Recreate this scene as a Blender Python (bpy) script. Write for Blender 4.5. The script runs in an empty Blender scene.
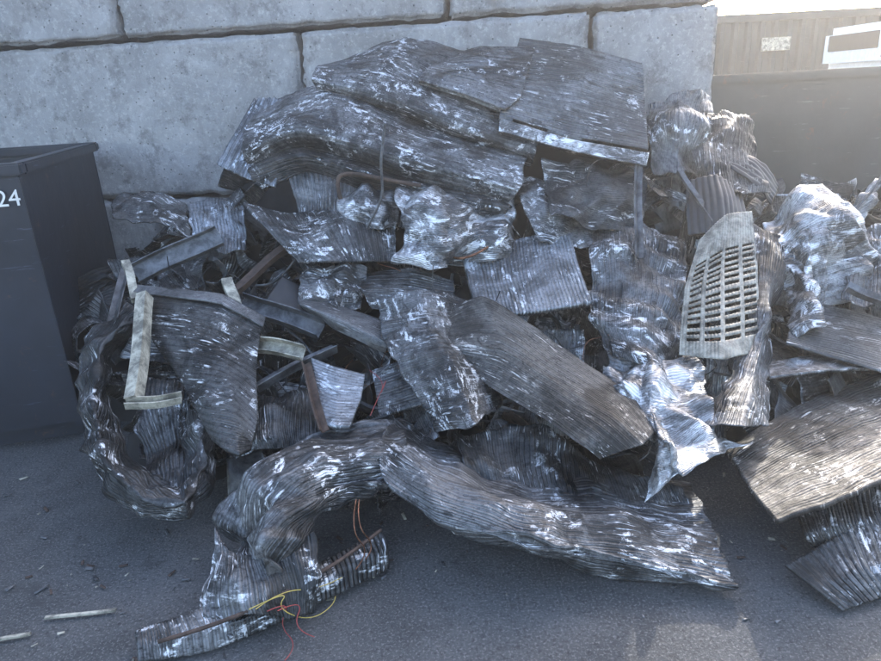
import bpy, bmesh, math, random
import numpy as np
from mathutils import Vector, Matrix
random.seed(7); rng=np.random.RandomState(7)
S=bpy.context.scene
# ---------------- camera
cam=bpy.data.cameras.new("camera"); co=bpy.data.objects.new("camera",cam); S.collection.objects.link(co)
co.matrix_world=Matrix.Translation((0,0,1.48))@Matrix.Rotation(math.radians(70),4,'X')@Matrix.Rotation(math.radians(-3),4,'Z')
cam.sensor_width=36; cam.lens=27.17; cam.clip_end=2000; S.camera=co
# ---------------- world and sun
w=bpy.data.worlds.new("World"); S.world=w; w.use_nodes=True
nt=w.node_tree; bg=nt.nodes["Background"]; sk=nt.nodes.new("ShaderNodeTexSky"); sk.sky_type='NISHITA'; sk.sun_disc=False
EL=math.radians(31); AZ=math.radians(24)
sk.sun_elevation=EL; sk.sun_rotation=AZ; sk.air_density=1.0; sk.dust_density=3.0
mx=nt.nodes.new("ShaderNodeMix"); mx.data_type='RGBA'; mx.blend_type='MULTIPLY'; mx.inputs[0].default_value=1; mx.inputs[7].default_value=(5.8,5.7,5.65,1)
nt.links.new(sk.outputs[0],mx.inputs[6]); nt.links.new(mx.outputs[2],bg.inputs[0]); bg.inputs[1].default_value=.15
sd=Vector((math.sin(AZ)*math.cos(EL),math.cos(AZ)*math.cos(EL),math.sin(EL)))
sl=bpy.data.lights.new("sun",'SUN'); sl.energy=5; sl.angle=math.radians(.5); sl.color=(1,.95,.87)
so=bpy.data.objects.new("sun",sl); S.collection.objects.link(so); so.rotation_mode='QUATERNION'; so.rotation_quaternion=(-sd).to_track_quat('-Z','Y'); so.location=(5,12,8)
S.view_settings.view_transform='Standard'; S.view_settings.look='None'; S.view_settings.exposure=0
# ---------------- noise
perm=rng.permutation(256); perm=np.concatenate([perm,perm,perm]); grad=rng.normal(size=(256,3)); grad/=np.linalg.norm(grad,axis=1)[:,None]
def pn(P):
    P=P+1000.0; i=np.floor(P).astype(int); f=P-i; i&=255; u=f*f*f*(f*(f*6-15)+10); r=0
    for a in (0,1):
        for b in (0,1):
            for c in (0,1):
                h=perm[perm[perm[(i[...,0]+a)&255]+((i[...,1]+b)&255)]+((i[...,2]+c)&255)]
                g=grad[h]; d=g[...,0]*(f[...,0]-a)+g[...,1]*(f[...,1]-b)+g[...,2]*(f[...,2]-c)
                wgt=(u[...,0] if a else 1-u[...,0])*(u[...,1] if b else 1-u[...,1])*(u[...,2] if c else 1-u[...,2])
                r=r+wgt*d
    return r
def ridge(P): return 0.35-np.abs(pn(P))*1.6
def fold(P,seed,f,n=5):
    r=np.random.RandomState(seed); out=0
    for i in range(n):
        d=r.normal(size=3); d/=np.linalg.norm(d); x=(P@d)*f*r.uniform(.6,1.5)+r.uniform()*9+.2*pn(P*f*.8+i*5)
        t=np.abs((x%1)*2-1); out=out+(t-.5)*np.clip(.45+pn(P*f*.5+i*13)*1.8,0,1.1)
    return out/math.sqrt(n)*1.6
# ---------------- material helpers
def newmat(name):
    m=bpy.data.materials.new(name); m.use_nodes=True; return m,m.node_tree,m.node_tree.nodes["Principled BSDF"]
def N(t,k,**kw):
    n=t.nodes.new(k)
    for a,b in kw.items(): setattr(n,a,b)
    return n
def ramp(t,src,stops):
    r=N(t,"ShaderNodeValToRGB"); e=r.color_ramp.elements
    while len(e)<len(stops): e.new(.5)
    for x,(p,c) in zip(e,stops): x.position=p; x.color=(c if isinstance(c,tuple) else (c,c,c))+(1,)
    t.links.new(src,r.inputs[0]); return r.outputs[0]
def noise(t,vec,scale,detail=4,rough=.55,dist=0):
    n=N(t,"ShaderNodeTexNoise"); n.inputs["Scale"].default_value=scale; n.inputs["Detail"].default_value=detail; n.inputs["Roughness"].default_value=rough; n.inputs["Distortion"].default_value=dist
    if vec: t.links.new(vec,n.inputs["Vector"])
    return n.outputs[0]
def mapping(t,vec,sc,rot=(0,0,0)):
    m=N(t,"ShaderNodeMapping"); m.inputs["Scale"].default_value=sc; m.inputs["Rotation"].default_value=rot; t.links.new(vec,m.inputs[0]); return m.outputs[0]
def mth(t,op,a,b):
    n=N(t,"ShaderNodeMath",operation=op)
    for k,v in ((0,a),(1,b)):
        if isinstance(v,(int,float)): n.inputs[k].default_value=v
        else: t.links.new(v,n.inputs[k])
    return n.outputs[0]
def mix(t,f,a,b,bt='MIX'):
    n=N(t,"ShaderNodeMix",data_type='RGBA',blend_type=bt)
    for k,v in ((0,f),(6,a),(7,b)):
        if isinstance(v,(int,float)): n.inputs[k].default_value=v if k==0 else (v,v,v,1)
        elif isinstance(v,tuple): n.inputs[k].default_value=v+(1,)
        else: t.links.new(v,n.inputs[k])
    return n.outputs[2]
def bump(t,h,b,st=.5,d=.01):
    n=N(t,"ShaderNodeBump"); n.inputs["Strength"].default_value=st; n.inputs["Distance"].default_value=d; t.links.new(h,n.inputs["Height"]); t.links.new(n.outputs[0],b.inputs["Normal"]); return n
def metal_mat(name,dark,mid,bright,smear=.5,dirt=.5,pitch=.009,tint=(1,1,1),rough=.37,bs=(17,30),br=.5):
    m,t,b=newmat(name); tc=N(t,"ShaderNodeTexCoord"); uv=tc.outputs["UV"]; ob=tc.outputs["Object"]
    T=lambda c:tuple(c*x for x in tint)
    big=noise(t,ob,2.6,8,.75,.8)
    lines=noise(t,mapping(t,uv,(4,150,1)),1.0,4,.7,.1)
    blot=noise(t,mapping(t,uv,(bs[0],bs[1],1),(0,0,br)),1.0,10,.78,.7)
    scr=noise(t,mapping(t,uv,(7,95,1),(0,0,-.8)),1.0,4,.75,.4)
    mott=noise(t,ob,60,6,.8,.3)
    base=mix(t,ramp(t,big,[(.44,0),(.56,1)]),T(dark),T(mid))
    base=mix(t,ramp(t,lines,[(.5,0),(.75,.25)]),base,T(mid*1.9))
    base=mix(t,ramp(t,mott,[(.36,.7),(.5,0)]),base,T(dark*.8))
    base=mix(t,ramp(t,mott,[(.58,0),(.74,.4)]),base,T(mid*1.8))
    base=mix(t,ramp(t,blot,[(.39,.8),(.44,0)]),base,T(dark*.5))
    lo=.60-.17*smear
    g1=ramp(t,noise(t,ob,4.2,6,.7,.9),[(lo,0),(lo+.05,1)])
    s1=mth(t,'MULTIPLY',ramp(t,blot,[(.52,0),(.56,1)]),g1)
    g2=ramp(t,noise(t,ob,5.5,4,.7,.3),[(.52,0),(.58,1)])
    s2=mth(t,'MULTIPLY',ramp(t,scr,[(.57,0),(.62,1)]),g2)
    sm=mth(t,'MAXIMUM',s1,s2)
    col=mix(t,sm,base,mix(t,mott,T(bright*.8),T(bright)))
    col=mix(t,ramp(t,noise(t,ob,6.1,6,.7),[(.54,0),(.66,.75*dirt)]),col,(.075,.066,.058))
    sx=N(t,"ShaderNodeSeparateXYZ"); t.links.new(uv,sx.inputs[0])
    sn=mth(t,'SINE',mth(t,'MULTIPLY',sx.outputs[1],2*math.pi/pitch),0)
    fin=N(t,"ShaderNodeMapRange"); fin.inputs[1].default_value=-1; t.links.new(sn,fin.inputs[0])
    col=mix(t,.55,col,ramp(t,fin.outputs[0],[(0,.4),(.5,1.0)]),'MULTIPLY')
    t.links.new(col,b.inputs["Base Color"]); t.links.new(ramp(t,sm,[(0,.72),(1,.5)]),b.inputs["Metallic"])
    t.links.new(mix(t,sm,ramp(t,mott,[(.3,rough+.25),(.7,rough)]),rough*.9),b.inputs["Roughness"])
    bump(t,mth(t,'ADD',mth(t,'MULTIPLY',fin.outputs[0],.6),mth(t,'ADD',mth(t,'MULTIPLY',mott,1.3),mth(t,'MULTIPLY',blot,1.0))),b,.55,.004)
    return m
M={}
M['dk']=metal_mat("grimy_fin_metal",.022,.11,.78,.30,.8,bs=(11,20),tint=(.97,.99,1.02))
M['md']=metal_mat("grey_fin_metal",.04,.20,.85,.42,.6,bs=(20,34),tint=(.97,.99,1.03))
M['ms']=metal_mat("streaked_fin_metal",.045,.20,.85,.46,.5,bs=(14,26),br=.12,tint=(.97,.99,1.03))
M['mx']=metal_mat("scraped_fin_metal",.04,.19,.85,.55,.6,bs=(30,11),br=.25,tint=(.97,.99,1.03))
M['sm']=metal_mat("dull_smooth_metal",.09,.22,.7,.1,.4,bs=(9,16),tint=(.97,.99,1.03),rough=.42)
M['lt']=metal_mat("silver_fin_metal",.09,.42,.92,1.1,.4,rough=.25,tint=(.98,.99,1.02),bs=(9,14))
M['br']=metal_mat("dusty_fin_metal",.04,.15,.65,.3,.8,tint=(1.01,.985,.95),rough=.44,bs=(14,26))
M['bl']=metal_mat("bluish_fin_metal",.10,.30,.85,.4,.4,tint=(.92,.98,1.07),pitch=.016,bs=(8,26))
def plain(name,c,metal=0,rough=.6,var=.35,sc=12,c2=None):
    m,t,b=newmat(name); tc=N(t,"ShaderNodeTexCoord"); n=noise(t,tc.outputs["Object"],sc,7,.75,.3)
    c2=c2 or tuple(x*(1-var) for x in c); t.links.new(mix(t,ramp(t,n,[(.40,0),(.60,1)]),c2,c),b.inputs["Base Color"])
    b.inputs["Metallic"].default_value=metal; b.inputs["Roughness"].default_value=rough; bump(t,n,b,.3,.004); return m
M['steel']=plain("grey_steel",(.17,.175,.185),.5,.5,.7)
M['rust']=plain("rusty_steel",(.10,.065,.05),.3,.7,.6,20)
M['copper']=plain("copper_tube",(.32,.15,.09),.8,.45,.7,20)
M['cream']=plain("cream_vinyl",(.46,.43,.35),0,.6,.75,14)
M['tan']=plain("tan_vinyl",(.34,.32,.27),.05,.5,.7,20)
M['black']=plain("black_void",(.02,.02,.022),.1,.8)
M['plastic']=plain("black_plastic",(.025,.025,.028),0,.4,.4)
M['yel']=plain("yellow_wire",(.5,.38,.09),0,.5); M['red']=plain("red_wire",(.32,.05,.045),0,.5)
M['white']=plain("white_paint",(.75,.75,.73),0,.5,.15)
def link(name,me,mats):
    o=bpy.data.objects.new(name,me); S.collection.objects.link(o)
    for k in mats: me.materials.append(k)
    return o
# ---------------- bent sheet surfaces
def cr(C,n,k=1.0):
    C=np.asarray(C,float); m=len(C); E=np.concatenate([2*C[:1]-C[1:2],C,2*C[-1:]-C[-2:-1]])
    t=np.linspace(0,m-1,n); i=np.minimum(t.astype(int),m-2); f=(t-i).reshape((-1,)+(1,)*(C.ndim-1))
    p0,p1,p2,p3=E[i],E[i+1],E[i+2],E[i+3]
    s=.5*((2*p1)+(-p0+p2)*f+(2*p0-5*p1+4*p2-p3)*f*f+(-p0+3*p1-3*p2+p3)*f**3)
    return k*s+(1-k)*(p1*(1-f)+p2*f)
def nrm(P):
    a=np.gradient(P,axis=0); b=np.gradient(P,axis=1); n=np.cross(a,b); return n/(np.linalg.norm(n,axis=-1,keepdims=True)+1e-9)
def sheetgeo(C,res=.008,amps=(.05,.02,.007),fin=None,seed=0,ragged=None,maxn=260,floor=True,k=1.0):
    rigid=amps[0]<.0125
    if ragged is None: ragged=.0012 if rigid else (.005 if amps[0]<.03 else .009)
    C=np.asarray(C,float); q=cr(C,12); q=np.swapaxes(cr(np.swapaxes(q,0,1),12),0,1)
    Lu=np.linalg.norm(np.diff(q,axis=0),axis=-1).sum(0).mean(); Lv=np.linalg.norm(np.diff(q,axis=1),axis=-1).sum(1).mean()
    nu=int(np.clip(Lu/res,10,maxn)); nv=int(np.clip(Lv/res,10,maxn))
    if fin:
        if fin[0]==0: nu=int(np.clip(Lu/fin[1]*5,nu,420))
        else: nv=int(np.clip(Lv/fin[1]*5,nv,420))
    P=np.swapaxes(cr(np.swapaxes(cr(C,nu,k),0,1),nv,k),0,1)
    a,c=np.meshgrid(np.linspace(0,1,nu),np.linspace(0,1,nv),indexing='ij'); U=a*Lu; V=c*Lv
    edge=np.exp(-np.minimum(np.minimum(a,1-a)*Lu,np.minimum(c,1-c)*Lv)/.03)
    sh=np.array([seed*3.17,seed*1.3,seed*7.7]); n=nrm(P); Q=P+sh
    W=np.stack([pn(Q*16),pn(Q*16+31),pn(Q*16+77)],-1)
    P=P+n*(amps[0]*(fold(Q,seed,2.4)+.3*pn(Q*3))+amps[1]*fold(Q,seed+50,7)+amps[2]*(fold(Q,seed+90,22,4)))[...,None]+W*(ragged*(.06+2.5*edge))[...,None]
    if fin:
        x=(U if fin[0]==0 else V)/fin[1]; tri=np.clip(np.abs((x%1)*2-1)*1.6-.3,0,1)
        P=P+nrm(P)*(fin[2]*tri*(np.clip(.9+pn(Q*6)*1.3,.4,1.1) if rigid else np.clip(.75+pn(Q*5)*1.6,.15,1.1)))[...,None]
    if floor: P[...,2]=np.maximum(P[...,2],.006+.004*U/max(Lu,.01))
    uv=np.stack([V,U],-1) if (not fin or fin[0]==0) else np.stack([U,V],-1)
    return P,uv+seed*.37
def addgrid(bufs,P,UV,mi,hole=None):
    nu,nv=P.shape[:2]; base=bufs['n']; idx=np.arange(nu*nv).reshape(nu,nv)+base
    f=np.stack([idx[:-1,:-1],idx[1:,:-1],idx[1:,1:],idx[:-1,1:]],-1).reshape(-1,4)
    if hole is not None: f=f[~hole(nu,nv).reshape(-1)]
    bufs['v'].append(P.reshape(-1,3)); bufs['uv'].append(UV.reshape(-1,2)); bufs['f'].append(f); bufs['m'].append(np.full(len(f),mi)); bufs['n']+=nu*nv
def newbuf(): return dict(v=[],uv=[],f=[],m=[],n=0)
def build(name,bufs,mats,thick=.004):
    v=np.concatenate(bufs['v']); uv=np.concatenate(bufs['uv']); f=np.concatenate(bufs['f']); mi=np.concatenate(bufs['m'])
    me=bpy.data.meshes.new(name); me.vertices.add(len(v)); me.vertices.foreach_set("co",v.ravel())
    me.loops.add(len(f)*4); me.loops.foreach_set("vertex_index",f.ravel().astype(np.int32)); me.polygons.add(len(f))
    me.polygons.foreach_set("loop_start",np.arange(0,len(f)*4,4,dtype=np.int32)); me.polygons.foreach_set("loop_total",np.full(len(f),4,np.int32))
    me.polygons.foreach_set("material_index",mi.astype(np.int32)); me.polygons.foreach_set("use_smooth",np.ones(len(f),bool))
    l=me.uv_layers.new(name="UVMap"); l.data.foreach_set("uv",uv[f.ravel()].ravel()); me.update(calc_edges=True); me.validate()
    o=link(name,me,mats)
    if thick:
        s=o.modifiers.new("thickness",'SOLIDIFY'); s.thickness=thick; s.offset=0
    return o
def W(s): return [[tuple(float(c)/100 for c in p.split(',')) for p in r.split()] for r in s.split('/')]
# name, mat, amps, fin(axis,pitch,height), thick, control points in world centimetres, curve smoothness
SH=[
("folded_fin_sheet",'ms',(.014,.005,.0015),(0,.012,.002),.02,"-51,379,159 -13,384,173 23,381,164 59,374,147/-55,365,161 -21,363,163 11,357,149 58,351,130/-57,355,155 -24,346,146 12,338,131 51,334,117/-51,363,145 -20,354,136 15,347,123 50,345,109",.8),
("folded_fin_sheet",'md',(.014,.006,.0015),(0,.012,.002),.02,"-87,368,144 -45,366,152 0,359,135 50,349,116/-91,347,133 -49,347,143 -5,336,127 45,330,111/-92,339,122 -62,335,132 -10,323,117 41,318,101/-86,346,111 -60,340,123 -16,330,107 32,323,93",.8),
("folded_fin_sheet",'dk',(.02,.01,.002),(0,.014,.0025),.015,"-90,350,118 -66,349,127 -11,341,113 43,330,94/-90,337,114 -61,332,121 -16,322,107 36,317,93/-84,333,105 -60,336,112 -16,326,98 33,318,88",.6),
("pleated_fin_sheet",'sm',(.03,.012,.003),(1,.022,.008),.006,"-74,352,122 -46,343,117 -16,339,108 8,339,100/-70,336,109 -43,330,106 -16,327,99 5,331,89/-66,326,93 -45,320,92 -19,319,87 -3,325,80",.6),
("corrugated_panel",'bl',(.006,.003,.001),(1,.035,.012),.004,"-90,366,147 -79,366,147 -64,364,142/-98,353,132 -85,349,128 -72,348,125/-107,343,117 -92,335,111 -77,332,106",.4),
("flat_coil_panel",'sm',(.002,.0015,.0004),(0,.022,.005),.03,"50,385,170 82,383,164 114,379,154/41,362,150 75,358,144 109,353,132/34,340,133 67,332,122 104,329,114",.15),
("panel_flange",'lt',(.001,.001,.0005),None,.006,"34,337,133 67,329,122 104,326,114/33,334,127 66,326,117 102,323,108",.15),
("flat_coil_panel",'md',(.006,.003,.001),(0,.016,.003),.035,"7,378,161 29,380,166 57,379,164/-1,355,155 21,351,149 45,347,141/-4,352,152 18,346,144 37,341,136",.2),
("crumpled_foil_sheet",'lt',(.12,.06,.006),None,.003,"-16,338,116 4,331,113 24,334,109 45,345,109/-18,318,102 3,306,100 22,322,99 39,325,95/-14,302,88 2,295,86 19,308,87 36,314,80/-17,296,73 -3,288,72 13,300,72 32,304,69",.5),
("crumpled_foil_sheet",'lt',(.06,.04,.006),None,.003,"-45,332,106 -30,328,109 -16,329,102/-46,321,98 -30,311,99 -16,319,94/-43,315,89 -30,308,88 -18,313,87",.5),
("bent_fin_slab",'mx',(.012,.005,.0015),(1,.012,.0025),.015,"-93,328,100 -70,322,94 -46,325,95 -19,327,91/-82,312,93 -60,304,85 -40,310,90 -19,311,84/-63,298,76 -48,293,77 -35,297,75 -19,302,73",.5),
("flat_coil_panel",'bl',(.004,.002,.0006),(1,.016,.003),.02,"12,308,73 40,312,78 64,314,81/14,287,64 39,290,67 64,291,69/16,265,56 40,266,57 65,268,59",.15),
("bent_fin_strip",'br',(.012,.005,.001),(0,.012,.002),.008,"-11,266,51 18,272,63 48,253,47 69,230,36 74,207,31/-5,250,51 23,242,51 43,224,42 57,204,38 65,194,33/1,251,46 19,229,40 36,211,35 45,196,33 51,194,29",.55),
("bent_fin_strip",'mx',(.03,.012,.002),(0,.012,.0025),.01,"-28,283,61 -8,276,66 12,282,59/-23,258,51 -4,251,57 12,261,48/-13,233,42 5,229,49 19,246,38/-2,214,32 10,205,38 22,236,30",.5),
("curved_fin_panel",'dk',(.010,.005,.0015),(0,.012,.0025),.012,"-135,282,72 -112,274,71 -93,271,68 -75,267,59/-120,260,58 -101,252,58 -88,248,55 -74,244,47/-101,238,44 -90,231,45 -80,228,44 -69,220,37/-84,215,32 -77,204,34 -71,200,34 -70,208,31",.5),
("panel_flange",'sm',(.003,.001,.001),None,.008,"-136,284,74 -112,275,73 -92,273,70 -74,269,60/-132,278,72 -110,269,71 -91,266,68 -74,263,58",.4),
("draped_fin_sheet",'ms',(.055,.02,.003),(0,.014,.003),.006,"-18,233,29 -2,228,20 27,220,10 57,217,9 89,209,8/-24,210,31 -6,192,29 23,181,21 52,182,13 86,180,8/-21,190,25 -3,176,20 23,163,20 51,165,11 83,156,6/-10,191,14 3,191,5 29,180,4 53,170,2 84,159,1",.5),
("draped_fin_sheet",'dk',(.05,.02,.003),(1,.018,.004),.005,"3,220,26 36,226,27 56,213,17 82,202,11/6,206,20 33,209,16 57,201,11 84,195,6/11,195,15 34,193,10 57,187,9 83,183,4",.5),
("snaking_fin_sheet",'md',(.08,.04,.004),(0,.015,.0035),.006,"-17,230,32 -51,221,30 -70,202,27 -79,187,17 -70,169,12 -79,155,6/-14,203,31 -41,194,33 -57,181,28 -66,174,20 -61,160,15 -67,148,10/-20,192,22 -38,184,28 -50,170,28 -56,162,24 -51,155,15 -56,151,8/-31,198,15 -40,181,21 -46,168,20 -47,161,15 -43,159,11 -41,162,4",.3),
("snaking_fin_sheet",'mx',(.05,.02,.004),(1,.015,.0035),.006,"-76,180,20 -66,170,16 -54,168,18 -42,172,22/-76,168,12 -62,158,16 -50,158,12 -40,164,14/-74,156,5 -60,152,9 -48,153,6 -41,157,5",.5),
("crimped_coil_edge",'mx',(.010,.006,.001),(1,.012,.006),.012,"-92,152,5 -75,157,7 -53,167,7 -23,186,10/-90,148,4 -71,151,6 -50,161,6 -21,181,8/-89,145,1 -70,148,1 -49,158,2 -21,178,2",.4),
("looped_fin_sheet",'dk',(.06,.035,.004),(0,.014,.004),.006,"-143,293,64 -154,274,52 -150,249,35 -131,216,22 -107,196,15 -89,192,14 -84,208,20 -90,230,28/-130,274,65 -139,257,56 -135,234,42 -120,206,31 -101,190,25 -87,187,25 -87,206,27 -94,229,36/-127,280,57 -139,268,47 -137,248,35 -125,228,24 -110,215,17 -101,212,17 -102,230,20 -107,247,34",.3),
("pleated_fin_sheet",'md',(.05,.03,.004),(1,.022,.009),.006,"-132,267,35 -111,259,36 -97,256,29/-124,242,24 -106,231,24 -90,229,20/-113,214,13 -97,203,15 -87,212,13",.5),
("crumpled_fin_sheet",'mx',(.06,.03,.004),(1,.014,.003),.004,"73,317,84 89,316,87 103,315,82 120,314,73/69,290,68 83,286,70 98,289,66 112,288,59/64,267,52 76,257,50 88,255,48 100,258,40/67,259,41 78,242,41 85,237,39 96,244,33",.5),
("crumpled_fin_sheet",'lt',(.12,.06,.007),None,.004,"71,261,42 84,248,45 105,248,35/60,231,36 75,217,40 97,217,33/67,202,30 73,191,36 96,202,30/62,185,21 78,185,28 104,207,24",.4),
("slotted_fin_grille",'tan',(.006,.003,.0005),(1,.016,.003),.004,"119,294,78 131,297,88 145,302,88/105,271,62 120,271,68 139,279,69/95,245,43 106,232,46 127,245,43",.5),
("crumpled_fin_sheet",'md',(.05,.03,.004),(1,.016,.003),.004,"146,303,82 156,299,77 165,302,74/131,266,58 135,257,56 146,272,50/114,237,39 118,229,40 132,246,34/91,212,32 100,200,34 118,217,25",.4),
("crumpled_foil_sheet",'lt',(.13,.06,.006),None,.004,"156,316,83 175,318,94 200,319,88 219,330,95/149,294,72 167,292,83 188,296,81 210,314,81/151,279,57 161,272,63 182,285,63 201,299,63/148,257,40 156,258,46 170,269,48 186,284,49",.4),
("flat_coil_panel",'br',(.012,.006,.001),(0,.016,.003),.015,"103,214,17 137,235,21 167,247,25 197,255,29/98,185,21 126,199,22 153,211,24 181,220,26/96,163,24 116,169,24 139,179,25 162,188,25",.3),
("flat_coil_panel",'dk',(.012,.008,.001),(1,.016,.003),.012,"114,187,13 138,195,15 172,209,16/110,171,12 130,176,12 161,188,13/113,170,7 131,171,7 159,179,8",.3),
("corrugated_panel",'md',(.006,.004,.001),(1,.026,.009),.01,"101,164,6 126,174,10 158,184,11/106,156,4 124,161,6 150,169,7/111,150,1 127,155,1 149,162,1",.2),
("crumpled_fin_sheet",'md',(.07,.03,.005),(1,.016,.003),.004,"115,364,137 131,365,141 150,370,138/109,346,121 123,342,125 143,350,121/109,331,105 121,328,104 139,336,101",.5),
("crumpled_fin_sheet",'dk',(.08,.04,.005),(1,.016,.003),.004,"132,354,127 151,356,131 165,355,119/129,335,110 142,330,111 162,336,103/129,324,94 139,313,95 160,322,91",.5),
("crumpled_fin_sheet",'dk',(.08,.03,.005),None,.004,"53,334,110 73,335,111 103,335,103/54,322,100 74,315,97 102,321,90/54,308,88 72,306,85 96,307,79",.4),
("bent_fin_slab",'dk',(.02,.008,.001),(0,.014,.003),.008,"-34,303,67 -13,299,70 8,299,64/-35,287,65 -13,286,63 7,288,59/-30,281,58 -13,278,56 4,275,53",.5),
("bent_fin_slab",'sm',(.012,.006,.001),None,.01,"-63,287,64 -44,281,59 -20,279,50/-60,273,64 -40,266,57 -22,261,48/-55,279,57 -39,266,51 -24,263,44",.5),
("junction_box_panel",'bl',(.003,.002,.0005),None,.02,"-53,252,47 -42,245,45 -31,243,42/-50,238,39 -41,232,38 -32,232,37/-46,220,33 -40,216,34 -35,217,33",.1),
("crumpled_fin_sheet",'dk',(.06,.04,.004),(1,.016,.003),.004,"-89,260,31 -68,252,32 -53,260,31/-85,235,25 -66,229,28 -49,232,25/-81,223,19 -63,222,23 -49,226,19",.5),
("crumpled_fin_sheet",'md',(.06,.05,.005),None,.004,"36,335,111 53,332,106 76,327,98/41,320,96 60,318,93 79,317,87/48,303,82 62,301,79 76,304,76",.4),
("crumpled_fin_sheet",'mx',(.06,.04,.004),(0,.014,.003),.004,"-64,302,74 -49,298,76 -33,300,71/-62,290,68 -46,285,68 -33,287,65/-60,283,60 -45,277,61 -34,281,58",.4),
("bent_fin_slab",'sm',(.012,.005,.001),(0,.016,.003),.012,"161,285,50 183,278,46 210,271,38/150,266,45 171,258,42 196,250,36/141,252,42 160,244,38 181,233,33",.3),
("bent_fin_slab",'lt',(.012,.005,.001),None,.012,"135,254,33 156,252,37 180,257,35/131,242,32 149,239,35 172,244,33",.3),
("crumpled_fin_sheet",'md',(.07,.04,.005),(1,.016,.003),.004,"193,306,71 211,309,75 235,310,76/183,284,61 202,285,62 222,286,63/175,274,53 192,266,52 215,272,51",.4),
("crumpled_fin_sheet",'dk',(.06,.03,.005),None,.004,"-162,341,104 -143,342,105 -125,338,99/-155,324,95 -135,322,94 -118,319,87",.4),
("crumpled_fin_sheet",'bl',(.05,.03,.004),(1,.02,.004),.004,"-127,350,100 -113,351,102 -99,349,99/-120,327,91 -106,326,89 -93,326,90/-115,314,81 -101,309,82 -91,313,80",.4),
("flat_coil_panel",'dk',(.004,.002,.0006),(0,.018,.003),.05,"44,378,158 78,376,152 110,372,142/36,346,126 70,338,115 105,335,107",.1),
("flat_coil_panel",'dk',(.005,.003,.0006),(0,.018,.003),.04,"2,372,153 28,372,155 52,370,152/-8,350,143 14,344,134 36,339,126",.1),
("flat_coil_panel",'md',(.006,.003,.001),(1,.016,.003),.02,"150,320,62 172,322,66 196,326,66/144,300,50 166,300,52 190,302,54",.2),
("flat_coil_panel",'mx',(.008,.004,.001),(0,.016,.003),.015,"-30,262,36 -8,268,40 14,272,36/-26,238,26 -6,240,30 14,246,26",.3),
("fan_shroud",'plastic',(.01,.006,.001),(1,.03,.008),.006,"122,324,100 134,318,103 147,320,95/119,312,89 132,305,92 146,308,85/117,302,78 130,295,80 144,299,74",.6),
("fan_shroud",'plastic',(.02,.01,.001),(0,.03,.008),.006,"150,338,112 163,334,104 172,332,94/143,326,104 155,320,97 164,320,88",.6),
("fan_shroud",'plastic',(.01,.006,.001),None,.006,"-72,300,70 -58,296,62 -50,288,55/-78,288,62 -66,282,55 -58,276,48",.6),
]
for k,(nm,mt,amps,fin,th,rows,ks) in enumerate(SH):
    b=newbuf(); P,UV=sheetgeo(W(rows),.008,amps,fin,k+1,k=ks); hole=None
    if nm=="slotted_fin_grille":
        def hole(nu,nv):
            a=np.linspace(0,1,nu-1)[:,None]; c=np.linspace(0,1,nv-1)[None]
            row=((a*22)%1>.5)&(a>.30)&(a<.92); return row&(((c*4)%1)>.2)&(c>.08)&(c<.98)
    addgrid(b,P,UV,0,hole); build(nm,b,[M[mt]],th)
# ---------------- pile core + loose filler
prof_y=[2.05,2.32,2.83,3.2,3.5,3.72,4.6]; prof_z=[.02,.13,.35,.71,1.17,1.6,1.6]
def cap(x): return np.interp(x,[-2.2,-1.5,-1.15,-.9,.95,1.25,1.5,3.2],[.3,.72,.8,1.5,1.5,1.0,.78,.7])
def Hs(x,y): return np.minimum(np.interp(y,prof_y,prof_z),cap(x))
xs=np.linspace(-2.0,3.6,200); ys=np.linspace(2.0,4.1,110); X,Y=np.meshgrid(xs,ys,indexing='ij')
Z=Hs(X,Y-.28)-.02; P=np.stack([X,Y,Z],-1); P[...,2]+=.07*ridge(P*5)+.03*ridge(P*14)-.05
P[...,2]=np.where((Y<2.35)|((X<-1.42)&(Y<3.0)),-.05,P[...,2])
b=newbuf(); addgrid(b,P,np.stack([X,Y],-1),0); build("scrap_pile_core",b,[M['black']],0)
b=newbuf(); mats=[M['dk'],M['md'],M['lt'],M['br'],M['bl'],M['steel'],M['plastic'],M['rust'],M['mx'],M['sm']]
for i in range(540):
    x=random.uniform(-1.7,3.0); y=random.uniform(2.25,3.9)
    if x<-1.2 and y<2.8: continue
    z=float(Hs(x,y-.12))
    if y>3.6 and z<.8: z=float(cap(x))*random.uniform(.7,1)
    if z>1.0 and -1.0<x<1.15: continue
    c=np.array([x,y,z+random.uniform(-.08,.03)])
    L=random.uniform(.08,.28); Wd=random.uniform(.025,.15)
    q=Matrix.Rotation(random.uniform(0,6.28),3,'Z')@Matrix.Rotation(random.gauss(.5,.6),3,'X')@Matrix.Rotation(random.gauss(0,.5),3,'Y')
    q=np.array(q); bend=random.uniform(-.12,.12)
    g=[[c+q@np.array([(u-1.5)/1.5*L,(v-1)*Wd,bend*((u-1.5)**2-1)*.6+random.gauss(0,.01)]) for v in range(3)] for u in range(4)]
    P,UV=sheetgeo(g,.012,random.choice([(.04,.025,.004),(.015,.008,.002),(.008,.004,.001)]),(random.choice([0,1]),.018,.0035) if random.random()<.5 else None,i+100,.004,maxn=60,k=random.choice([.1,.4,.8]))
    addgrid(b,P,UV,random.choices(range(10),[6,5,3,4,2,3,4,.5,4,4])[0])
build("loose_scrap_sheets",b,mats,.003)
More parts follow.
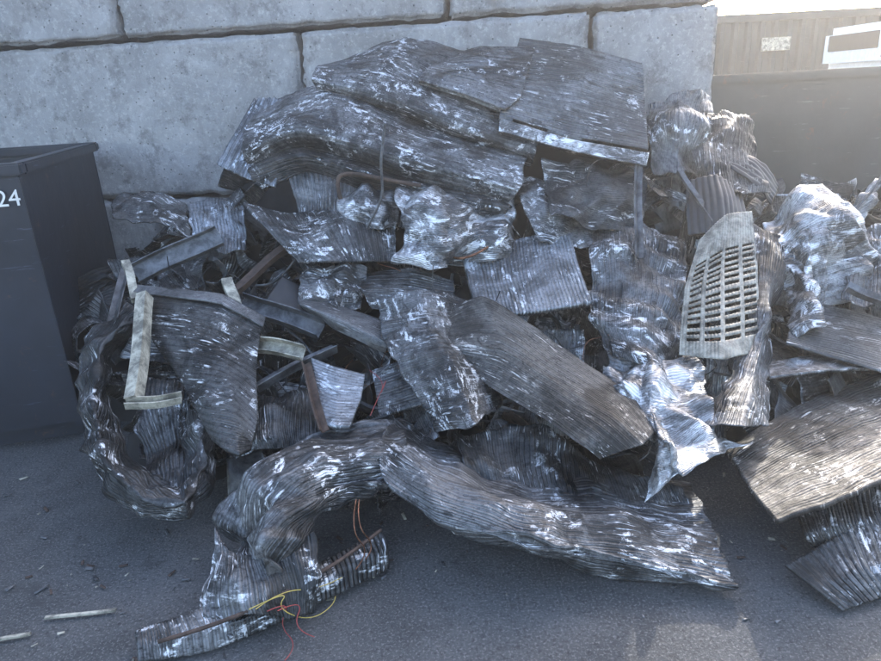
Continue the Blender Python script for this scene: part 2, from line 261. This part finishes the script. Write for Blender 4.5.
# ---------------- tubes / bars
def tube(name,lines,r,mat,parent=None):
    cu=bpy.data.curves.new(name,'CURVE'); cu.dimensions='3D'; cu.bevel_depth=r; cu.bevel_resolution=3
    for pts in lines:
        s=cu.splines.new('NURBS'); s.points.add(len(pts)-1)
        for p,q in zip(s.points,pts): p.co=(*q,1)
        s.use_endpoint_u=True; s.order_u=3
    o=bpy.data.objects.new(name,cu); S.collection.objects.link(o); cu.materials.append(M[mat]); o.parent=parent; return o
def T(name,s,r,mat): return tube(name,W(s),r,mat)
def barbm(bm,a,e,wd,ht,prof,roll,wob=.004):
    a=Vector(a); e=Vector(e); d=(e-a); L=d.length; X=Matrix.Translation(a)@d.to_track_quat('X','Z').to_matrix().to_4x4()@Matrix.Rotation(roll,4,'X')
    t=.005
    pr={'L':[(0,0),(wd,0),(wd,t),(t,t),(t,ht),(0,ht)],'U':[(0,0),(wd,0),(wd,ht),(wd-t,ht),(wd-t,t),(t,t),(t,ht),(0,ht)],'B':[(0,0),(wd,0),(wd,ht),(0,ht)]}[prof]
    rings=[]
    for i in range(11):
        s=i/10; off=wob*math.sin(s*5+a.x*9)
        rings.append([bm.verts.new(X@Vector((s*L,y-wd/2+off,z-ht/2+off*.6))) for y,z in pr])
    fs=[]
    for r0,r1 in zip(rings,rings[1:]):
        for j in range(len(pr)): fs.append(bm.faces.new((r0[j],r0[(j+1)%len(pr)],r1[(j+1)%len(pr)],r1[j])))
    fs.append(bm.faces.new(rings[0][::-1])); fs.append(bm.faces.new(rings[-1])); bmesh.ops.recalc_face_normals(bm,faces=fs)
def B(name,s,wd,ht,mat,prof='L',roll=0,wob=.004):
    bm=bmesh.new(); (a,e),=W(s); barbm(bm,a,e,wd,ht,prof,roll,wob)
    me=bpy.data.meshes.new(name); bm.to_mesh(me); bm.free(); return link(name,me,[M[mat]])
B("window_frame_rail","-123,270,72 -116,227,44",.055,.045,'cream','U',1.9)
B("window_frame_rail","-118,224,44 -99,229,43",.04,.03,'cream','U',.3)
B("window_frame_rail","-79,260,52 -57,255,49",.06,.045,'cream','U',.8)
B("steel_beam","-138,297,75 -101,309,89",.10,.03,'steel','U',.9)
B("steel_beam","-89,286,63 -52,273,52",.08,.05,'steel','U',.7)
B("angle_iron","-76,247,39 -46,267,47",.05,.05,'steel','L',.5)
B("wood_batten","-92,283,74 -86,270,63",.045,.03,'cream','B')
B("wood_batten","-139,292,82 -130,276,69",.035,.03,'cream','B')
B("steel_beam","-148,311,76 -145,281,59",.06,.03,'steel','L',.9)
B("rusty_angle_iron","-93,290,67 -71,309,82",.06,.03,'rust','L',.4)
B("steel_post","99,325,109 91,291,72",.03,.03,'steel','L',.4)
B("angle_iron","163,296,61 208,283,48",.06,.03,'steel','L',.8)
B("angle_iron","175,270,61 190,261,54",.05,.04,'steel','L',.8)
B("angle_iron","118,321,106 133,288,72",.03,.02,'steel','L',.4)
B("angle_iron","-55,248,47 -44,215,34",.03,.03,'rust','L',.4)
B("broken_batten","-126,164,1.2 -105,166,1.2",.010,.007,'cream','B',0,.001); B("broken_batten","-136,156,1.2 -127,158,1.2",.010,.007,'cream','B',0,.001)
T("copper_pipe","-44,318,101 -46,319,111 -39,320,113 -18,317,108 -6,321,105",.010,'rust')
T("copper_pipe","8,297,75 15,290,74 32,304,83",.006,'copper')
T("copper_pipe","-82,144,9 -63,148,11 -46,160,12 -32,171,13 -23,183,13",.006,'rust')
T("wire_bundle","-29,183,25 -29,171,24 -24,176,12 -27,170,12/-30,183,25 -31,171,22 -26,176,10 -30,168,10",.002,'copper')
T("yellow_wire","-58,150,13 -47,155,15 -51,152,11 -43,156,2 -36,163,2 -37,167,2/-56,150,13 -50,156,14 -40,160,10 -34,166,9",.0014,'yel')
T("red_wire","-53,150,12 -47,154,12 -52,155,2 -45,148,1 -48,143,1/-30,251,41 -23,241,41 -25,232,37 -21,245,43 -28,224,34/-50,150,12 -44,158,9 -47,150,5 -41,151,1",.0014,'red')
bm=bmesh.new()
for i in range(60):
    x=random.uniform(-1.6,2.6); y=random.uniform(2.5,3.75)
    if x<-1.2 and y<2.9: continue
    if y>3.35 and -1<x<1.15: continue
    z=float(Hs(x,y-.02))+random.uniform(-.02,.05); a=random.uniform(0,6.28); L=random.uniform(.12,.4)
    barbm(bm,(x,y,z),(x+L*math.cos(a),y+L*math.sin(a)*.5,z+random.gauss(0,.1)+L*math.sin(a)*.4),random.uniform(.012,.04),random.uniform(.01,.03),random.choice('LUB'),random.uniform(0,3),.01)
me=bpy.data.meshes.new("loose_steel_bars"); bm.to_mesh(me); bm.free(); link("loose_steel_bars",me,[M['steel']])
def rw(n,amp,ll):
    out=[]
    for i in range(n):
        x=random.uniform(-1.4,2.4); y=random.uniform(2.5,3.3); p=Vector((x,y,float(Hs(x,y+.08))+.06)); pts=[tuple(p)]; d=Vector((random.gauss(0,1),random.gauss(0,.5),random.gauss(0,.5))).normalized()
        for j in range(random.randint(4,8)):
            d=(d+Vector((random.gauss(0,amp),random.gauss(0,amp*.5),random.gauss(-.05,amp)))).normalized(); p=p+d*ll; p.z=max(p.z,float(Hs(p.x,p.y+.02))); pts.append(tuple(p))
        out.append(pts)
    return out
tube("loose_wires",rw(26,.7,.06),.0022,'plastic'); tube("loose_copper_wires",rw(14,.8,.05),.002,'copper'); tube("loose_thin_pipes",rw(16,.25,.08),.006,'steel')
# ---------------- ground
bm=bmesh.new(); bmesh.ops.create_grid(bm,x_segments=1,y_segments=1,size=300); me=bpy.data.meshes.new("asphalt_ground"); bm.to_mesh(me); bm.free()
m,t,b=newmat("asphalt"); tc=N(t,"ShaderNodeTexCoord"); ob=tc.outputs["Object"]
fine=noise(t,ob,120,6,.8); bigm=noise(t,ob,1.8,8,.7,.6)
col=mix(t,ramp(t,bigm,[(.38,0),(.62,1)]),(.058,.060,.064),(.115,.116,.12))
col=mix(t,ramp(t,fine,[(.53,0),(.62,.85)]),col,(.28,.275,.27)); col=mix(t,ramp(t,noise(t,ob,60,5,.75),[(.34,.9),(.47,0)]),col,(.035,.035,.037))
col=mix(t,ramp(t,noise(t,ob,4.5,7,.75,1),[(.57,0),(.64,.5)]),col,(.04,.04,.042))
col=mix(t,ramp(t,noise(t,ob,3.1,8,.8,.4),[(.57,0),(.68,.4)]),col,(.20,.195,.185))
t.links.new(col,b.inputs["Base Color"]); b.inputs["Roughness"].default_value=.8
bump(t,mth(t,'ADD',fine,noise(t,ob,45,5,.75)),b,1.0,.010)
link("asphalt_ground",me,[m])
# ---------------- wall
m,t,b=newmat("cast_concrete"); tc=N(t,"ShaderNodeTexCoord"); ob=tc.outputs["Object"]
col=mix(t,ramp(t,noise(t,ob,2.2,7,.7,.5),[(.35,0),(.65,1)]),(.24,.236,.236),(.39,.38,.38))
col=mix(t,ramp(t,noise(t,ob,38,6,.75),[(.52,0),(.68,.65)]),col,(.55,.54,.53)); col=mix(t,ramp(t,noise(t,mapping(t,ob,(9,9,1.6)),1,6,.7),[(.54,0),(.76,.5)]),col,(.17,.16,.155))
col=mix(t,ramp(t,noise(t,ob,5,8,.8),[(.38,.7),(.48,0)]),col,(.15,.146,.142))
vo=N(t,"ShaderNodeTexVoronoi"); vo.inputs["Scale"].default_value=26; t.links.new(ob,vo.inputs["Vector"])
col=mix(t,ramp(t,vo.outputs["Distance"],[(.06,.85),(.14,0)]),col,(.10,.096,.09))
t.links.new(col,b.inputs["Base Color"]); b.inputs["Roughness"].default_value=.9
bump(t,mth(t,'ADD',noise(t,ob,22,8,.75),ramp(t,vo.outputs["Distance"],[(.0,0),(.15,.6)])),b,.8,.015); CONC=m
bmw=bmesh.new(); c8=math.cos(math.radians(8.1)); HB=.915
def block(s0,s1,z0,d0):
    tb=bmesh.new(); bmesh.ops.create_cube(tb,size=1); Lx=(s1-s0)-.034
    for v in tb.verts: v.co=Vector((v.co.x*Lx,v.co.y*.9,v.co.z*(HB-.026)))
    bmesh.ops.bevel(tb,geom=tb.edges[:],offset=.014,segments=2,affect='EDGES')
    bmesh.ops.subdivide_edges(tb,edges=[e for e in tb.edges if e.calc_length()>.3],cuts=44,use_grid_fill=True)
    A=np.array([v.co for v in tb.verts]); ed=np.exp(-np.minimum(Lx/2-np.abs(A[:,0]),HB/2-np.abs(A[:,2]))/.04); A=A+np.array([s0*1.7+z0*5,3,z0*2.3]); n=pn(A*5)*.010+pn(A*17)*.006+pn(A*2)*.01+ed*(pn(A*9)*.045+pn(A*28)*.03)
    for v,k in zip(tb.verts,n): v.co+=Vector((k*.5,k-d0,k*.7))+Vector(((s0+s1)/2,.45,z0+HB/2))
    me=bpy.data.meshes.new("t"); tb.to_mesh(me); tb.free(); bmw.from_mesh(me)
E=1.55
for row,seams in enumerate([[-7.1,-5.3,-3.5,-1.75,.12,E],[-8,-6.2,-4.5,-2.85,-.72,.89,E],[-7.1,-5.3,-3.5,-1.76,.12,E]]):
    for a,c in zip(seams,seams[1:]): block(a/c8,c/c8,row*HB,random.uniform(-.03,.03))
me=bpy.data.meshes.new("concrete_block_wall"); bmw.to_mesh(me); bmw.free()
for p in me.polygons: p.use_smooth=True
wo=link("concrete_block_wall",me,[CONC]); wo.matrix_world=Matrix.Translation((0,4.0,0))@Matrix.Rotation(math.radians(-8.1),4,'Z')
# ---------------- bins
def paint(name,c,rustc=(.09,.05,.035),r=.45,rs=.6):
    m,t,b=newmat(name); tc=N(t,"ShaderNodeTexCoord"); ob=tc.outputs["Object"]
    col=mix(t,ramp(t,noise(t,ob,1.5,5,.6),[(.3,0),(.7,1)]),tuple(x*.6 for x in c),tuple(x*1.3 for x in c))
    col=mix(t,ramp(t,noise(t,ob,9,7,.75,.4),[(rs,0),(rs+.08,.8)]),col,rustc)
    col=mix(t,ramp(t,noise(t,mapping(t,ob,(4,4,50),(.4,.9,0)),1,5,.7),[(.64,0),(.68,.5)]),col,tuple(x*4 for x in c))
    t.links.new(col,b.inputs["Base Color"]); b.inputs["Roughness"].default_value=r; b.inputs["Metallic"].default_value=.2; bump(t,noise(t,ob,6,6,.6),b,.35,.01); return m
PB=paint("dark_blue_bin_paint",(.020,.025,.038)); PG=paint("grey_bin_paint",(.04,.046,.05))
def boxbm(bm,x0,x1,y0,y1,z0,z1,bev=.004):
    tb=bmesh.new(); bmesh.ops.create_cube(tb,size=1)
    for v in tb.verts: v.co=Vector(((x0+x1)/2+v.co.x*(x1-x0),(y0+y1)/2+v.co.y*(y1-y0),(z0+z1)/2+v.co.z*(z1-z0)))
    if bev: bmesh.ops.bevel(tb,geom=tb.edges[:],offset=bev,segments=2,affect='EDGES')
    me=bpy.data.meshes.new("t"); tb.to_mesh(me); tb.free(); bm.from_mesh(me)
def mkbin(name,L,D,Ht,mat,ribs=()):
    bm=bmesh.new(); w_=.012; z0=.1
    boxbm(bm,-L,0,0,w_,z0,Ht-.05); boxbm(bm,-L,0,D-w_,D,z0,Ht-.05); boxbm(bm,-w_,-.0005,w_+.001,D-w_-.001,z0,Ht-.05); boxbm(bm,-L,-L+w_,w_+.001,D-w_-.001,z0,Ht-.05)
    boxbm(bm,-L+.02,-.02,.02,D-.02,z0+.01,z0+.03)
    boxbm(bm,-L-.03,.03,-.03,.035,Ht-.05,Ht,.008); boxbm(bm,-L-.03,.03,D-.035,D+.03,Ht-.05,Ht,.008); boxbm(bm,-.035,.03,.036,D-.036,Ht-.05,Ht-.001,.008); boxbm(bm,-L-.03,-L+.035,.036,D-.036,Ht-.05,Ht-.001,.008)
    boxbm(bm,-L+.1,-.02,.08,.2,.0,z0,.004); boxbm(bm,-L+.1,-.02,D-.2,D-.08,0,z0,.004)
    boxbm(bm,-.03,.008,-.008,.03,z0-.02,Ht-.052,.003)
    for r in ribs: boxbm(bm,r-.03,r+.03,-.03,-.001,z0+.02,Ht-.055,.008)
    me=bpy.data.meshes.new(name); bm.to_mesh(me); bm.free(); return link(name,me,[mat])
lb=mkbin("steel_scrap_bin",1.9,1.35,1.28,PB)
lb.matrix_world=Matrix.Translation((-1.70,2.81,0))@Matrix.Rotation(math.atan2(.33,1.4),4,'Z')
cu=bpy.data.curves.new("painted_number",'FONT'); cu.body="24"; cu.size=.095; cu.extrude=.0008; cu.align_x='RIGHT'; to=bpy.data.objects.new("painted_number",cu); S.collection.objects.link(to); cu.materials.append(M['white'])
to.parent=lb; to.location=(-.004,-.0125,1.11); to.rotation_euler=(math.pi/2,0,0)
rb=mkbin("steel_roll_off_bin",3.6,1.8,1.47,PG,[-.6])
rb.matrix_world=Matrix.Translation((5.12,4.25,0))@Matrix.Rotation(math.radians(2),4,'Z')
# ---------------- shipping container
bm=bmesh.new(); pitch=.28; n=int(16/pitch); x=0; pts=[]
for i in range(n):
    pts+= [(x,0),(x+.09,0),(x+.13,.06),(x+.24,.06)]; x+=pitch
LC=x; vs=[[bm.verts.new((a,c,z)) for a,c in pts] for z in (.15,2.45)]
for j in range(len(pts)-1): bm.faces.new((vs[0][j],vs[0][j+1],vs[1][j+1],vs[1][j]))
boxbm(bm,0,LC,-.03,.06,2.45,2.6); boxbm(bm,0,LC,-.03,.06,0,.15); boxbm(bm,0,LC,.08,2.4,.05,2.55)
me=bpy.data.meshes.new("shipping_container"); bm.to_mesh(me); bm.free(); sc=link("shipping_container",me,[paint("container_paint",(.028,.036,.040),r=.6,rs=.68)]); sc.matrix_world=Matrix.Translation((2.5,15,0))
bm=bmesh.new(); boxbm(bm,0,.6,-.06,-.035,1.87,2.13); me=bpy.data.meshes.new("l"); bm.to_mesh(me); bm.free(); lo=link("container_label",me,[M['cream']]); lo.parent=sc; lo.location=(4.5,0,0)
# ---------------- white truck
tr=bpy.data.objects.new("white_truck",None); S.collection.objects.link(tr); tr.location=(7.05,11,-.02)
def part(nm,boxes,mat):
    bm=bmesh.new()
    for q in boxes: boxbm(bm,*q)
    me=bpy.data.meshes.new(nm); bm.to_mesh(me); bm.free(); o=link(nm,me,[mat]); o.parent=tr
part("body",[(0,5,0,2,.6,1.45,.08),(0.1,1.9,.05,1.95,1.45,2.15,.12),(2.1,5,.05,1.95,1.45,1.9,.04)],M['white'])
part("windows",[(.35,1.6,.03,.06,1.76,2.02,.01),(.085,.11,.3,1.7,1.76,2.02,.01)],M['black'])
part("red_trim",[(.0,.5,-.04,.06,1.60,1.72,.02),(.75,1.6,-.04,.06,1.60,1.69,.02)],M['red'])
for wx in (.9,4):
    bpy.ops.mesh.primitive_cylinder_add(radius=.42,depth=.3,location=(wx,.1,.42),rotation=(math.pi/2,0,0)); o=bpy.context.object; o.name="wheel"; o.data.materials.append(M['black']); o.parent=tr
# ---------------- small ground debris
b=newbuf()
for i in range(420):
    x=random.uniform(-2,2.2); y=random.uniform(1.3,2.6) if i%2 else min(2.6,1.75+abs(random.gauss(0,.2))); s=random.choice([.0015,.002,.003,.004,.006,.009])
    a=random.uniform(0,6.28); L=s*random.uniform(1,2.5)
    d=np.array([math.cos(a),math.sin(a),0])*L; e=np.array([-math.sin(a),math.cos(a),0])*s*.6
    c=np.array([x,y,.006]); g=[[c-d-e,c-d+e],[c+d-e+[0,0,s*.6],c+d+e]]
    P,UV=sheetgeo(g,.01,(0,0,0),None,i,.002,floor=False); addgrid(b,P[::3,::3],UV[::3,::3],random.choice([0,0,0,1,2]))
build("ground_litter",b,[M['steel'],M['rust'],M['cream']],.002)
# ---------------- scatter box added over the scrap bay to imitate veiling lens glare
bm=bmesh.new(); boxbm(bm,-9,9,-3,4.9,-.5,4,0); me=bpy.data.meshes.new("added_glare_haze"); bm.to_mesh(me); bm.free()
m=bpy.data.materials.new("glare_scatter"); m.use_nodes=True; t=m.node_tree; t.nodes.remove(t.nodes["Principled BSDF"]); vs_=N(t,"ShaderNodeVolumeScatter"); vs_.inputs["Density"].default_value=.013; vs_.inputs["Anisotropy"].default_value=.72; vs_.inputs["Color"].default_value=(.96,.98,1,1)
t.links.new(vs_.outputs[0],t.nodes["Material Output"].inputs["Volume"]); link("added_glare_haze",me,[m])
